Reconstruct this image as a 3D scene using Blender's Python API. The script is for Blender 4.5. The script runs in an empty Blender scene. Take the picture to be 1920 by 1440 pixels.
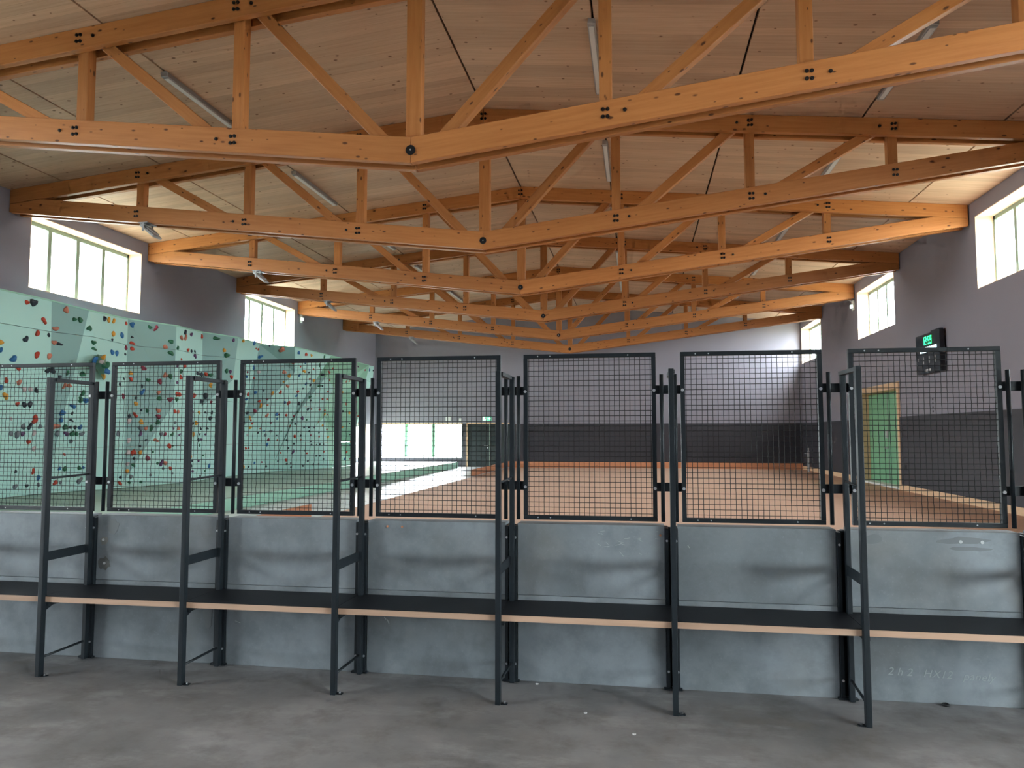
import bpy, bmesh, math, random
from mathutils import Vector, Matrix
from mathutils.bvhtree import BVHTree

random.seed(7)
scene = bpy.context.scene
COL = scene.collection

# ------------------------------------------------------------------ camera
CAM_H, FPX = 1.55, 1394.95
YAW, PITCH, ROLL = 0.16715, 0.06725, -0.0003
def cam_axes():
    cy, sy, cp, sp = math.cos(YAW), math.sin(YAW), math.cos(PITCH), math.sin(PITCH)
    f = Vector((-sy*cp, cy*cp, sp)); r = Vector((cy, sy, 0)); u = r.cross(f)
    c, s = math.cos(ROLL), math.sin(ROLL)
    return c*r + s*u, c*u - s*r, f
CR, CU, CF = cam_axes()
cam_data = bpy.data.cameras.new('camera')
cam_data.sensor_width = 36.0
cam_data.lens = FPX/1920*36.0
cam_data.clip_end = 300
cam = bpy.data.objects.new('camera', cam_data)
cam.matrix_world = Matrix(((CR.x, CU.x, -CF.x, 0), (CR.y, CU.y, -CF.y, 0), (CR.z, CU.z, -CF.z, CAM_H), (0, 0, 0, 1)))
COL.objects.link(cam)
scene.camera = cam

# ------------------------------------------------------------------ sky, exposure
world = bpy.data.worlds.new('sky'); scene.world = world; world.use_nodes = True
wn = world.node_tree.nodes; wn.clear()
bg = wn.new('ShaderNodeBackground'); wo = wn.new('ShaderNodeOutputWorld')
bg.inputs['Color'].default_value = (0.86, 0.94, 1.0, 1)
bg.inputs['Strength'].default_value = 14.0
world.node_tree.links.new(bg.outputs[0], wo.inputs[0])
vs = scene.view_settings
vs.view_transform = 'Standard'; vs.look = 'None'; vs.gamma = 1.0; vs.use_curve_mapping = False
vs.exposure = 1.75
scene.cycles.use_denoising = True
scene.cycles.max_bounces = 8; scene.cycles.diffuse_bounces = 4; scene.cycles.glossy_bounces = 3
scene.cycles.use_adaptive_sampling = True; scene.cycles.adaptive_threshold = .05; scene.cycles.adaptive_min_samples = 12
scene.cycles.transparent_max_bounces = 8
scene.cycles.caustics_reflective = False; scene.cycles.caustics_refractive = False
scene.cycles.sample_clamp_indirect = 6.0

# ------------------------------------------------------------------ measures of the hall
W, WL = 7.232, -12.692            # right and left wall
YB, YF = 34.8, -7.0               # far wall, wall behind the viewer
XK = -2.743                       # ridge line
Y1, BAY = 8.694, 4.394            # first truss, truss spacing
ZR, AU = 7.402, 0.09816           # upper chord axis at ridge and its slope
ZK, AL = 5.076, 0.11966           # lower chord axis at king post and its slope
M1, M2, M3 = 2.405, 4.722, 7.045  # verticals
ZD = 2.03                         # top of the dark wall panels
ZROOF = 7.552                     # underside of the ceiling at the ridge
YBAR = 4.743                      # front of the concrete barrier
def roof_z(x): return ZROOF - AU*abs(x-XK)

def ray(u, v): return (u-960)/FPX*CR - (v-720)/FPX*CU + CF
CAMP = Vector((0, 0, CAM_H))
def at_x(u, v, X): d = ray(u, v); return CAMP + d*(X/d.x)
def at_z(u, v, Z): d = ray(u, v); return CAMP + d*((Z-CAM_H)/d.z)

# ------------------------------------------------------------------ materials
MATS = {}
def new_mat(name, color=(.5,.5,.5), rough=.6, metal=0.0, spec=.5):
    m = bpy.data.materials.new(name); m.use_nodes = True
    b = m.node_tree.nodes['Principled BSDF']
    b.inputs['Base Color'].default_value = (*color, 1)
    b.inputs['Roughness'].default_value = rough
    b.inputs['Metallic'].default_value = metal
    b.inputs['Specular IOR Level'].default_value = spec
    MATS[name] = m
    return m
class N:
    """small node-tree helper"""
    def __init__(s, m): s.t = m.node_tree; s.b = s.t.nodes['Principled BSDF']
    def n(s, typ, **kw):
        x = s.t.nodes.new(typ)
        for k, v in kw.items(): setattr(x, k, v)
        return x
    def l(s, a, b): s.t.links.new(a, b)
    def coord(s, scale=(1,1,1), rand=0.0, out='Object'):
        tc = s.n('ShaderNodeTexCoord'); mp = s.n('ShaderNodeMapping')
        mp.inputs['Scale'].default_value = scale
        s.l(tc.outputs[out], mp.inputs['Vector'])
        if rand:
            oi = s.n('ShaderNodeObjectInfo'); ml = s.n('ShaderNodeMath', operation='MULTIPLY')
            ml.inputs[1].default_value = rand
            s.l(oi.outputs['Random'], ml.inputs[0]); s.l(ml.outputs[0], mp.inputs['Location'])
        return mp.outputs[0]
    def noise(s, vec, scale, detail=4, rough=.55):
        x = s.n('ShaderNodeTexNoise'); x.inputs['Scale'].default_value = scale
        x.inputs['Detail'].default_value = detail; x.inputs['Roughness'].default_value = rough
        s.l(vec, x.inputs['Vector']); return x.outputs['Fac']
    def ramp(s, fac, stops):
        r = s.n('ShaderNodeValToRGB'); e = r.color_ramp.elements
        while len(e) < len(stops): e.new(.5)
        for k, (p, c) in enumerate(stops):
            e[k].position = p; e[k].color = (*c, 1) if len(c) == 3 else c
        s.l(fac, r.inputs['Fac']); return r.outputs['Color']
    def mix(s, a, b, fac, mode='MIX'):
        x = s.n('ShaderNodeMix', data_type='RGBA', blend_type=mode)
        for sock, v in ((x.inputs[6], a), (x.inputs[7], b)):
            if hasattr(v, 'is_linked') or hasattr(v, 'links'): s.l(v, sock)
            else: sock.default_value = (*v, 1)
        if hasattr(fac, 'links'): s.l(fac, x.inputs[0])
        else: x.inputs[0].default_value = fac
        return x.outputs[2]
    def math(s, op, a, b=None, c=None):
        x = s.n('ShaderNodeMath', operation=op)
        for i, v in enumerate((a, b, c)):
            if v is None: continue
            if hasattr(v, 'links'): s.l(v, x.inputs[i])
            else: x.inputs[i].default_value = v
        return x.outputs[0]
    def bump(s, h, strength=.1, dist=.01):
        x = s.n('ShaderNodeBump'); x.inputs['Strength'].default_value = strength
        x.inputs['Distance'].default_value = dist
        s.l(h, x.inputs['Height']); s.l(x.outputs[0], s.b.inputs['Normal'])
    def base(s, c): s.l(c, s.b.inputs['Base Color'])

def knots(n, scale3, size, rand):
    v = n.n('ShaderNodeTexVoronoi'); v.inputs['Scale'].default_value = 1.0
    n.l(n.coord(scale3, rand), v.inputs['Vector'])
    pick = n.n('ShaderNodeTexWhiteNoise'); n.l(v.outputs['Position'], pick.inputs['Vector'])
    thr = n.math('MULTIPLY', n.math('GREATER_THAN', pick.outputs['Value'], .35), n.math('MULTIPLY', pick.outputs['Value'], size))
    mr = n.n('ShaderNodeMapRange', interpolation_type='SMOOTHSTEP')
    n.l(v.outputs['Distance'], mr.inputs['Value'])
    n.l(n.math('MULTIPLY', thr, .45), mr.inputs['From Min']); n.l(n.math('ADD', thr, .001), mr.inputs['From Max'])
    mr.inputs['To Min'].default_value = 1; mr.inputs['To Max'].default_value = 0
    return mr.outputs['Result']

def wood(name, c1, c2, ck, rough=.5, knot=(2.2, 7, 7), ksize=.14):
    m = new_mat(name, c1, rough, 0, .35); n = N(m)
    g = n.noise(n.coord((.9, 14, 14), 37.0), 1.6, 3, .6)
    g2 = n.noise(n.coord((.35, 2.2, 2.2), 91.0), 1.0, 3)
    col = n.ramp(g, [(.25, c2), (.62, c1)])
    col = n.mix(col, tuple(x*.78 for x in c2), n.math('MULTIPLY', g2, .42))
    col = n.mix(col, ck, n.math('MULTIPLY', knots(n, knot, ksize, 53.0), .85))
    oi = n.n('ShaderNodeObjectInfo')
    hs = n.n('ShaderNodeHueSaturation'); n.l(col, hs.inputs['Color'])
    n.l(n.math('MULTIPLY_ADD', oi.outputs['Random'], .25, .88), hs.inputs['Value'])
    n.base(hs.outputs[0]); n.bump(g, .08, .004)
    return m
wood('spruce_glulam', (.51, .207, .062), (.415, .15, .041), (.06, .017, .007), .5, (5.0, 11, 11), .27)
wood('rim_board_wood', (.62, .28, .15), (.54, .22, .11), (.25, .09, .04), .55)
wood('pale_wood', (.78, .54, .34), (.70, .46, .27), (.42, .22, .1), .55, (1.5, 5, 5), .08)
wood('reveal_wood', (.80, .62, .46), (.76, .57, .41), (.6, .4, .26), .6, (1., 3, 3), .05)
wood('plywood_edge', (.62, .42, .30), (.50, .32, .215), (.3, .17, .1), .6, (1.2, 3, 8), .06)

def ceiling_wood():
    m = new_mat('ceiling_wood', (.55, .38, .25), .6, 0, .3); n = N(m)
    tc = n.n('ShaderNodeTexCoord'); sp = n.n('ShaderNodeSeparateXYZ'); n.l(tc.outputs['Object'], sp.inputs[0])
    oi = n.n('ShaderNodeObjectInfo')
    row = n.math('FLOOR', n.math('DIVIDE', sp.outputs['Y'], .19))
    cb = n.n('ShaderNodeCombineXYZ'); n.l(row, cb.inputs[0]); n.l(n.math('MULTIPLY', oi.outputs['Random'], 77), cb.inputs[1])
    wv = n.n('ShaderNodeTexWhiteNoise', noise_dimensions='2D'); n.l(cb.outputs[0], wv.inputs['Vector'])
    g = n.noise(n.coord((.8, 16, 10), 31.0), 1.3, 3, .62)
    col = n.ramp(g, [(.25, (.51, .337, .222)), (.65, (.61, .422, .296))])
    tone = n.math('MULTIPLY_ADD', wv.outputs['Value'], .22, .88)
    fr = n.math('ABSOLUTE', n.math('SUBTRACT', n.math('FRACT', n.math('DIVIDE', sp.outputs['Y'], .19)), .5))
    seam = n.math('GREATER_THAN', fr, .488)
    hs = n.n('ShaderNodeHueSaturation'); n.l(col, hs.inputs['Color']); n.l(tone, hs.inputs['Value'])
    c2 = n.mix(hs.outputs[0], (.30, .19, .11), n.math('MULTIPLY', seam, .55))
    c3 = n.mix(c2, (.17, .08, .04), n.math('MULTIPLY', knots(n, (5.0, 6.5, 3), .21, 19.0), .9))
    n.base(c3); n.bump(n.math('SUBTRACT', g, n.math('MULTIPLY', seam, 1.5)), .1, .004)
    return m
ceiling_wood()

def plaster(name, c, rough=.75, var=.06, seam=None):
    m = new_mat(name, c, rough, 0, .3); n = N(m)
    g = n.noise(n.coord((1,1,1)), .8, 2)
    col = n.mix(tuple(x*(1-var) for x in c), tuple(min(1, x*(1+var)) for x in c), g)
    n.base(col)
    return m
plaster('grey_wall', (.272, .260, .305))
plaster('dark_panel', (.052, .049, .058), .55)
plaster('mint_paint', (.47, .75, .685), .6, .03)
plaster('teal_facet', (.275, .455, .43), .6, .03)
plaster('sage_facet', (.27, .53, .385), .6, .03)
TONE = dict(B='teal_facet', D='teal_facet', F='teal_facet', G='teal_facet', I='teal_facet', L='teal_facet', K='sage_facet', K2='sage_facet', N='sage_facet', O='sage_facet', P='mint_paint')  # some facets darker teal, some darker sage, the rest plain mint
plaster('mint_vinyl', (.34, .62, .48), .42, .03)
plaster('mat_top_vinyl', (.33, .43, .36), .38, .06)
plaster('volume_green', (.20, .30, .23), .6)
plaster('outside_ground', (.24, .25, .20), .9)
plaster('slate_roof', (.02, .018, .016), .9)
plaster('door_green', (.19, .43, .25), .45, .04)
plaster('door_dark', (.035, .045, .045), .45)
plaster('frame_green', (.20, .27, .22), .5)

def concrete(name, c, rough, spec, stain=(.32,.29,.25), scale=1.0, rand=0., streak=False, tone=0., bumpy=True):
    m = new_mat(name, c, rough, 0, spec); n = N(m)
    v = n.coord((1,1,1), rand)
    a = n.noise(v, 1.1*scale, 5, .62); b = n.noise(v, 4.5*scale, 4, .65); f = n.noise(v, 38*scale, 2, .7)
    col = n.ramp(a, [(.30, tuple(x*.70 for x in c)), (.5, c), (.72, tuple(min(1, x*1.28) for x in c))])
    col = n.mix(col, tuple(x*.62 for x in c), n.ramp(b, [(.46, (0,0,0)), (.74, (.55,.55,.55))]))
    col = n.mix(col, stain, n.ramp(n.noise(v, .75*scale, 3, .6), [(.55, (0,0,0)), (.75, (.45,.45,.45))]))
    col = n.mix(col, tuple(min(1, x*1.5) for x in c), n.ramp(f, [(.60, (0,0,0)), (.80, (.25,.25,.25))]))
    if streak:
        sc = n.noise(n.coord((5, 5, 1.2), rand), 9, 5, .7)
        col = n.mix(col, tuple(min(1, x*2.0) for x in c), n.ramp(sc, [(.70, (0,0,0)), (.78, (.25,.25,.25))]))
    if tone:
        oi = n.n('ShaderNodeObjectInfo'); hs = n.n('ShaderNodeHueSaturation'); n.l(col, hs.inputs['Color'])
        n.l(n.math('MULTIPLY_ADD', oi.outputs['Random'], tone, 1-tone*.6), hs.inputs['Value']); col = hs.outputs[0]
    n.base(col)
    r = n.math('MULTIPLY_ADD', b, .25, rough-.12); n.l(r, n.b.inputs['Roughness'])
    n.bump(f, .06, .003) if bumpy else None
    return m
concrete('panel_concrete', (.245, .276, .297), .6, .35, (.24, .23, .21), 1.6, 41.0, True, .22)
def floor_mat():
    c = (.245, .238, .238); m = new_mat('floor_concrete', c, .5, 0, .4); n = N(m)
    v = n.coord((1, 1, 1)); a = n.noise(v, .9, 6, .62); b = n.noise(v, 3.2, 5, .68); w = n.noise(n.coord((1, 2.2, 1)), 1.7, 6, .7)
    col = n.ramp(a, [(.33, tuple(x*.62 for x in c)), (.5, c), (.66, tuple(x*1.35 for x in c))])
    col = n.mix(col, (.40, .395, .395), n.ramp(w, [(.52, (0,0,0)), (.68, (.55,.55,.55))]))
    col = n.mix(col, (.125, .112, .10), n.ramp(b, [(.50, (0,0,0)), (.72, (.6,.6,.6))]))
    col = n.mix(col, (.20, .155, .115), n.ramp(n.noise(v, 1.3, 4, .6), [(.58, (0,0,0)), (.74, (.5,.5,.5))]))
    n.base(col); n.l(n.math('MULTIPLY_ADD', b, .3, .35), n.b.inputs['Roughness'])
floor_mat()
concrete('hall_floor', (.62, .62, .63), .3, .5, (.5, .49, .48), .4, bumpy=False)
plaster('court_clay', (.67, .445, .325), .85, .05)

new_mat('dark_steel', (.013, .0185, .023), .45, 0, .4)
new_mat('mesh_steel', (.012, .014, .015), .5, 0, .3)
new_mat('bolt_steel', (.30, .31, .32), .35, .9)
new_mat('bright_bolt', (.66, .68, .70), .35, .8)
new_mat('black_bolt', (.035, .032, .03), .4, .6)
new_mat('black_disc', (.010, .010, .011), .45, .2)
new_mat('bench_black', (.011, .012, .015), .5, 0, .3)
n = N(MATS['bench_black']); n.bump(n.noise(n.coord((1,1,1)), 220, 2), .08, .001)
new_mat('lamp_housing', (.34, .34, .35), .4, .5)
new_mat('lamp_diffuser', (.66, .66, .66), .5)
new_mat('grey_plastic', (.42, .42, .43), .5)
new_mat('white_plastic', (.75, .75, .73), .5)
new_mat('board_case', (.022, .030, .040), .45, .1)
new_mat('board_side', (.008, .008, .012), .5)
new_mat('print_white', (.75, .75, .75), .6)
new_mat('chalk_faint', (.34, .375, .385), .9)
new_mat('chalk', (.55, .58, .58), .9)
new_mat('dark_gap', (.012, .010, .009), .9)
new_mat('rust', (.28, .14, .09), .9)
def emit(name, c, s):
    m = new_mat(name, c, .5); b = m.node_tree.nodes['Principled BSDF']
    b.inputs['Emission Color'].default_value = (*c, 1); b.inputs['Emission Strength'].default_value = s
emit('led_green', (.03, .85, .25), 1.1)
emit('led_white', (.62, .90, 1.0), 1.2)
emit('exit_green', (.10, .55, .32), .35)
emit('exit_white', (.8, .95, .85), .45)
def glass():
    m = bpy.data.materials.new('window_glass'); m.use_nodes = True; t = m.node_tree; t.nodes.clear()
    a = t.nodes.new('ShaderNodeBsdfTransparent'); g = t.nodes.new('ShaderNodeBsdfGlossy')
    a.inputs[0].default_value = (.97, .985, .98, 1); g.inputs['Roughness'].default_value = .02
    x = t.nodes.new('ShaderNodeMixShader'); x.inputs[0].default_value = .05
    o = t.nodes.new('ShaderNodeOutputMaterial')
    t.links.new(a.outputs[0], x.inputs[1]); t.links.new(g.outputs[0], x.inputs[2]); t.links.new(x.outputs[0], o.inputs[0])
    MATS['window_glass'] = m
glass()
HOLD = {'r': (.52, .06, .03), 's': (.56, .20, .13), 'd': (.022, .032, .045), 'o': (.72, .33, .04), 'b': (.03, .15, .36),
        'g': (.03, .15, .075), 'v': (.13, .055, .14), 'm': (.27, .03, .06), 'p': (.60, .50, .50), 'y': (.16, .19, .21)}
for k, c in HOLD.items(): new_mat('hold_resin_'+k, c, .45, 0, .4)

# ------------------------------------------------------------------ mesh helpers
def link(o, parent=None):
    COL.objects.link(o)
    if parent is not None: o.parent = parent
    return o
def to_mesh(name, bm, mat, smooth=False):
    bmesh.ops.recalc_face_normals(bm, faces=bm.faces)
    me = bpy.data.meshes.new(name); bm.to_mesh(me); bm.free()
    if mat: me.materials.append(MATS[mat])
    if smooth:
        for p in me.polygons: p.use_smooth = True
    return me
def obj(name, bm, mat, parent=None, loc=None, smooth=False):
    me = bm if isinstance(bm, bpy.types.Mesh) else to_mesh(name, bm, mat, smooth)
    o = bpy.data.objects.new(name, me)
    if loc is not None: o.location = loc
    return link(o, parent)
def bx(bm, x0, x1, y0, y1, z0, z1, M=None):
    vs_ = [bm.verts.new((x, y, z)) for x in (x0, x1) for y in (y0, y1) for z in (z0, z1)]
    for f in ((0,1,3,2), (4,6,7,5), (0,4,5,1), (2,3,7,6), (0,2,6,4), (1,5,7,3)):
        bm.faces.new([vs_[i] for i in f])
    if M is not None:
        for v in vs_: v.co = M @ v.co
    return vs_
def box(name, x0, x1, y0, y1, z0, z1, mat, parent=None, bevel=0.0, origin=None):
    """a box whose mesh origin is its own centre (or 'origin')"""
    c = Vector(((x0+x1)/2, (y0+y1)/2, (z0+z1)/2)) if origin is None else Vector(origin)
    bm = bmesh.new(); bx(bm, x0-c.x, x1-c.x, y0-c.y, y1-c.y, z0-c.z, z1-c.z)
    if bevel: bmesh.ops.bevel(bm, geom=bm.edges[:], offset=bevel, segments=2, affect='EDGES', profile=.6)
    o = obj(name, bm, mat, parent)
    p = parent.matrix_basis.translation if parent is not None and parent.parent is None else Vector()
    o.location = c
    return o
def cyl(bm, p0, p1, r, seg=10, r1=None):
    p0, p1 = Vector(p0), Vector(p1); d = p1-p0; z = d.normalized()
    x = z.orthogonal().normalized(); y = z.cross(x); r1 = r if r1 is None else r1
    a = [bm.verts.new(p0 + r*(math.cos(t)*x + math.sin(t)*y)) for t in [2*math.pi*i/seg for i in range(seg)]]
    b = [bm.verts.new(p1 + r1*(math.cos(t)*x + math.sin(t)*y)) for t in [2*math.pi*i/seg for i in range(seg)]]
    for i in range(seg): bm.faces.new((a[i], a[(i+1) % seg], b[(i+1) % seg], b[i]))
    bm.faces.new(a[::-1]); bm.faces.new(b)
def prism(bm, pts, y0, y1):
    """polygon in x,z extruded from y0 to y1"""
    a = [bm.verts.new((x, y0, z)) for x, z in pts]; b = [bm.verts.new((x, y1, z)) for x, z in pts]
    k = len(pts)
    for i in range(k): bm.faces.new((a[i], a[(i+1) % k], b[(i+1) % k], b[i]))
    bm.faces.new(a[::-1]); bm.faces.new(b)
def empty(name, loc=(0,0,0)):
    o = bpy.data.objects.new(name, None); o.location = loc; o.empty_display_size = .2
    return link(o)
def tag(o, label, cat, group=None):
    o['label'] = label; o['category'] = cat
    if group: o['group'] = group
    return o
def structure(o): o['kind'] = 'structure'; return o
def stuff(o): o['kind'] = 'stuff'; return o
def at(o, child):      # express a world-placed child in its parent's frame (parents are only translated)
    child.location = Vector(child.location) - Vector(o.location); child.parent = o; return child
def text_mesh(s, size, depth, mat, spacing=1.0):
    c = bpy.data.curves.new('lettering', 'FONT'); c.body = s; c.size = size; c.extrude = depth
    c.align_x = 'CENTER'; c.align_y = 'CENTER'; c.space_character = spacing; c.resolution_u = 3
    t = bpy.data.objects.new('lettering', c); me = bpy.data.meshes.new_from_object(t)
    bpy.data.objects.remove(t); bpy.data.curves.remove(c)
    me.materials.clear(); me.materials.append(MATS[mat])
    return me
FACE_LEFT = Matrix(((0,0,-1),(-1,0,0),(0,1,0))).to_4x4()   # text on the right wall, read from inside
FACE_NEAR = Matrix(((1,0,0),(0,0,-1),(0,1,0))).to_4x4()    # text facing the viewer (-Y)

# ================================================================== THE SETTING
# floors ------------------------------------------------------------
structure(box('ground', -90, 90, -90, 120, -.6, -.32, 'outside_ground', origin=(0,0,0)))
structure(box('floor', WL-.4, W+.4, YF, 4.82, -.3, 0, 'floor_concrete', origin=(0,0,0)))
structure(box('floor_hall', WL-.4, -5.95, 4.82, YB+.4, -.3, 0, 'hall_floor', origin=(0,0,0)))
structure(box('floor_court', -5.95, W+.4, 4.82, YB+.4, -.3, -.008, 'court_clay', origin=(0,0,0)))

# walls with openings -------------------------------------------------
def cells(bm, a0, a1, z0, z1, openings, put):
    A = sorted({a0, a1, *[o[0] for o in openings], *[o[1] for o in openings]})
    Z = sorted({z0, z1, *[o[2] for o in openings], *[o[3] for o in openings]})
    for i in range(len(A)-1):
        for j in range(len(Z)-1):
            ca, cz = (A[i]+A[i+1])/2, (Z[j]+Z[j+1])/2
            if A[i] < a0-1e-6 or A[i+1] > a1+1e-6 or Z[j] < z0-1e-6 or Z[j+1] > z1+1e-6: continue
            if any(o[0] < ca < o[1] and o[2] < cz < o[3] for o in openings): continue
            put(A[i], A[i+1], Z[j], Z[j+1])
T = .42                                # wall thickness
ZW0, ZW1 = 4.65, 6.24                  # high windows
left_windows = [(Y1+k*BAY+.57, Y1+(k+1)*BAY-.23) for k in (-3, -1, 1, 3)]
right_windows = [(Y1+k*BAY+.57, Y1+(k+1)*BAY-.23) for k in (-3, -1, 1, 3)] + [(31.05, 34.62)]
DOOR = (22.42, 26.35, 0.0, 2.86)       # wide door in the right wall
LOWWIN = (29.9, 34.45, .46, ZD)        # low window in the left wall by the corner
BACKWIN = (-12.40, -8.32, .46, ZD)
BACKDOOR = (-8.02, -5.9, 0.0, ZD)

def side_wall(name, x, sgn, wins, extra):
    bm = bmesh.new(); op = [(a, b, ZW0, ZW1) for a, b in wins] + extra
    def put(a0, a1, z0, z1): bx(bm, min(x, x+sgn*T), max(x, x+sgn*T), a0, a1, z0, z1)
    cells(bm, YF, YB+T, 0, 6.75, op, put)
    return structure(obj(name, bm, 'grey_wall'))
NEARWIN = [(-1.9, 2.3, .55, 2.35)]
wall_left = side_wall('wall_left', WL, -1, left_windows, [LOWWIN]+NEARWIN)
wall_right = side_wall('wall_right', W, 1, right_windows, [DOOR]+NEARWIN)
def gable(name, y0, y1, openings):
    bm = bmesh.new()
    cells(bm, WL, W, 0, 6.3, openings, lambda a0, a1, z0, z1: bx(bm, a0, a1, y0, y1, z0, z1))
    prism(bm, [(WL, 6.3), (W, 6.3), (W, roof_z(W)+.1), (XK, ZROOF+.1), (WL, roof_z(WL)+.1)], y0, y1)
    return structure(obj(name, bm, 'grey_wall'))
wall_back = gable('wall_back', YB, YB+T, [BACKWIN, BACKDOOR])
ENTRY = [(-9.5, -5.0, .3, 2.6)]
wall_front = gable('wall_front', YF-T, YF, [])

# dark impact panels along the lower walls
bm = bmesh.new()
cells(bm, 4.9, YB-.02, .15, ZD, [(DOOR[0]-.12, DOOR[1]+.12, -1, 3)], lambda a0, a1, z0, z1: bx(bm, W-.025, W, a0, a1, z0, z1))
obj('impact_panel', bm, 'dark_panel', wall_right)
bm = bmesh.new()
cells(bm, WL, W-.025, 0, ZD+.002, [(BACKWIN[0]-.08, BACKWIN[1]+.06, .40, 3), (BACKDOOR[0]-.08, BACKDOOR[1]+.08, -1, 3)], lambda a0, a1, z0, z1: bx(bm, a0, a1, YB-.025, YB, z0, z1))
obj('impact_panel', bm, 'dark_panel', wall_back)
structure(box('baseboard_right', W-.045, W, 4.9, DOOR[0]-.12, -.005, .15, 'pale_wood'))
structure(box('baseboard_right', W-.045, W, DOOR[1]+.12, YB-.06, -.005, .15, 'pale_wood'))

# ceiling --------------------------------------------------------------
bm = bmesh.new()
prism(bm, [(WL-.4, roof_z(WL-.4)+.09), (XK, ZROOF+.09), (W+.4, roof_z(W+.4)+.09), (W+.4, roof_z(W)+.5), (XK, ZROOF+.6), (WL-.4, roof_z(WL)+.5)], YF-.4, YB+.4)
ceiling = structure(obj('ceiling', bm, 'dark_gap'))
J = [XK + k*2.187 for k in range(-4, 5)]
edges = [WL+.004] + J + [W-.004]
slope = math.atan(AU)
for a, b in zip(edges[:-1], edges[1:]):
    a2, b2 = (a + (.017 if a in J else 0)), (b - (.017 if b in J else 0))
    sg = -1 if (a+b)/2 < XK else 1
    L = (b2-a2)/math.cos(slope)
    bm = bmesh.new(); bx(bm, -L/2, L/2, -(YB-YF)/2+.003, (YB-YF)/2-.003, 0, .085)
    o = obj('ceiling_panel', bm, 'ceiling_wood', ceiling)
    xm = (a2+b2)/2; o.location = (xm, (YB+YF)/2, roof_z(xm)); o.rotation_euler = (0, sg*slope, 0)

# windows ------------------------------------------------------------------
win_no = [0]
def portal(loc, rot, sx, sy):
    l = bpy.data.lights.new('daylight', 'AREA'); l.shape = 'RECTANGLE'; l.size = sx; l.size_y = sy
    l.cycles.is_portal = True
    o = bpy.data.objects.new('daylight', l); o.matrix_world = Matrix.Translation(loc) @ rot
    COL.objects.link(o)
ROT_PX = Matrix(((0,0,-1),(1,0,0),(0,-1,0))).to_4x4()  # -Z axis points +X
ROT_MX = Matrix(((0,0,1),(1,0,0),(0,1,0))).to_4x4()    # -Z axis points -X
ROT_MY = Matrix(((1,0,0),(0,0,1),(0,-1,0))).to_4x4()   # -Z axis points -Y
def side_window(x, sgn, a, b, z0, z1, panes=4, mull=True):
    win_no[0] += 1
    w = structure(empty('window_%d' % win_no[0], (x, (a+b)/2, z0)))
    xg = x + sgn*(T-.06)
    def P(name, x0, x1, y0, y1, za, zb, mat, par=w):
        o = box(name, min(x0,x1), max(x0,x1), y0, y1, za, zb, mat); at(w, o); return o
    # timber lining of the deep reveal
    t = .018
    P('reveal_lining', x, xg, a, b, z0, z0+t, 'reveal_wood'); P('reveal_lining', x, xg, a, b, z1-t, z1, 'reveal_wood')
    P('reveal_lining', x, xg, a, a+t, z0+t, z1-t, 'reveal_wood'); P('reveal_lining', x, xg, b-t, b, z0+t, z1-t, 'reveal_wood')
    fw = .065; x0, x1 = xg, xg+sgn*.055
    P('frame_rail', x0, x1, a, b, z1-t-.09, z1, 'frame_green'); P('frame_rail', x0, x1, a, b, z0, z0+t+.03, 'frame_green')
    P('frame_stile', x0, x1, a, a+t+fw, z0, z1, 'frame_green'); P('frame_stile', x0, x1, b-t-fw, b, z0, z1, 'frame_green')
    ya, yb = a+t+fw, b-t-fw; st = (yb-ya)/panes
    for k in range(1, panes): P('mullion', x0, x1, ya+k*st-.055, ya+k*st+.055, z0+.05, z1-.1, 'frame_green')
    for k in range(panes): P('pane', x0+sgn*.02, x0+sgn*.028, ya+k*st+(.055 if k else 0), ya+(k+1)*st-(.055 if k < panes-1 else 0), z0+.048, z1-.108, 'window_glass')
    portal((x+sgn*(T+.02), (a+b)/2, (z0+z1)/2), ROT_PX if sgn < 0 else ROT_MX, b-a, z1-z0)
for a, b in left_windows: side_window(WL, -1, a, b, ZW0, ZW1)
for a, b in right_windows: side_window(W, 1, a, b, ZW0, ZW1)
side_window(WL, -1, LOWWIN[0], LOWWIN[1], LOWWIN[2], LOWWIN[3], 3)
for nw in NEARWIN: side_window(WL, -1, *nw, 4); side_window(W, 1, *nw, 4)
# far window in the back wall
win_no[0] += 1
a, b, z0, z1 = BACKWIN
w = structure(empty('window_%d' % win_no[0], ((a+b)/2, YB, z0)))
def P(name, x0, x1, y0, y1, za, zb, mat): return at(w, box(name, x0, x1, y0, y1, za, zb, mat))
P('frame_rail', a-.08, b+.05, YB-.03, YB+.1, z1, z1+.05, 'pale_wood'); P('frame_rail', a-.08, b+.05, YB-.05, YB+.1, z0-.06, z0, 'white_plastic')
P('frame_stile', a-.08, a, YB-.03, YB+.1, z0, z1, 'frame_green'); P('frame_stile', b, b+.05, YB-.03, YB+.1, z0, z1, 'frame_green')
for xm in (-11.09, -9.72): P('mullion', xm-.07, xm+.07, YB+.02, YB+.1, z0, z1, 'door_green')
for p0, p1 in ((a, -11.16), (-11.02, -9.79), (-9.65, b)): P('pane', p0, p1, YB+.055, YB+.063, z0, z1, 'window_glass')
portal(((a+b)/2, YB+T+.02, (z0+z1)/2), ROT_MY, b-a, z1-z0)

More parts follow.
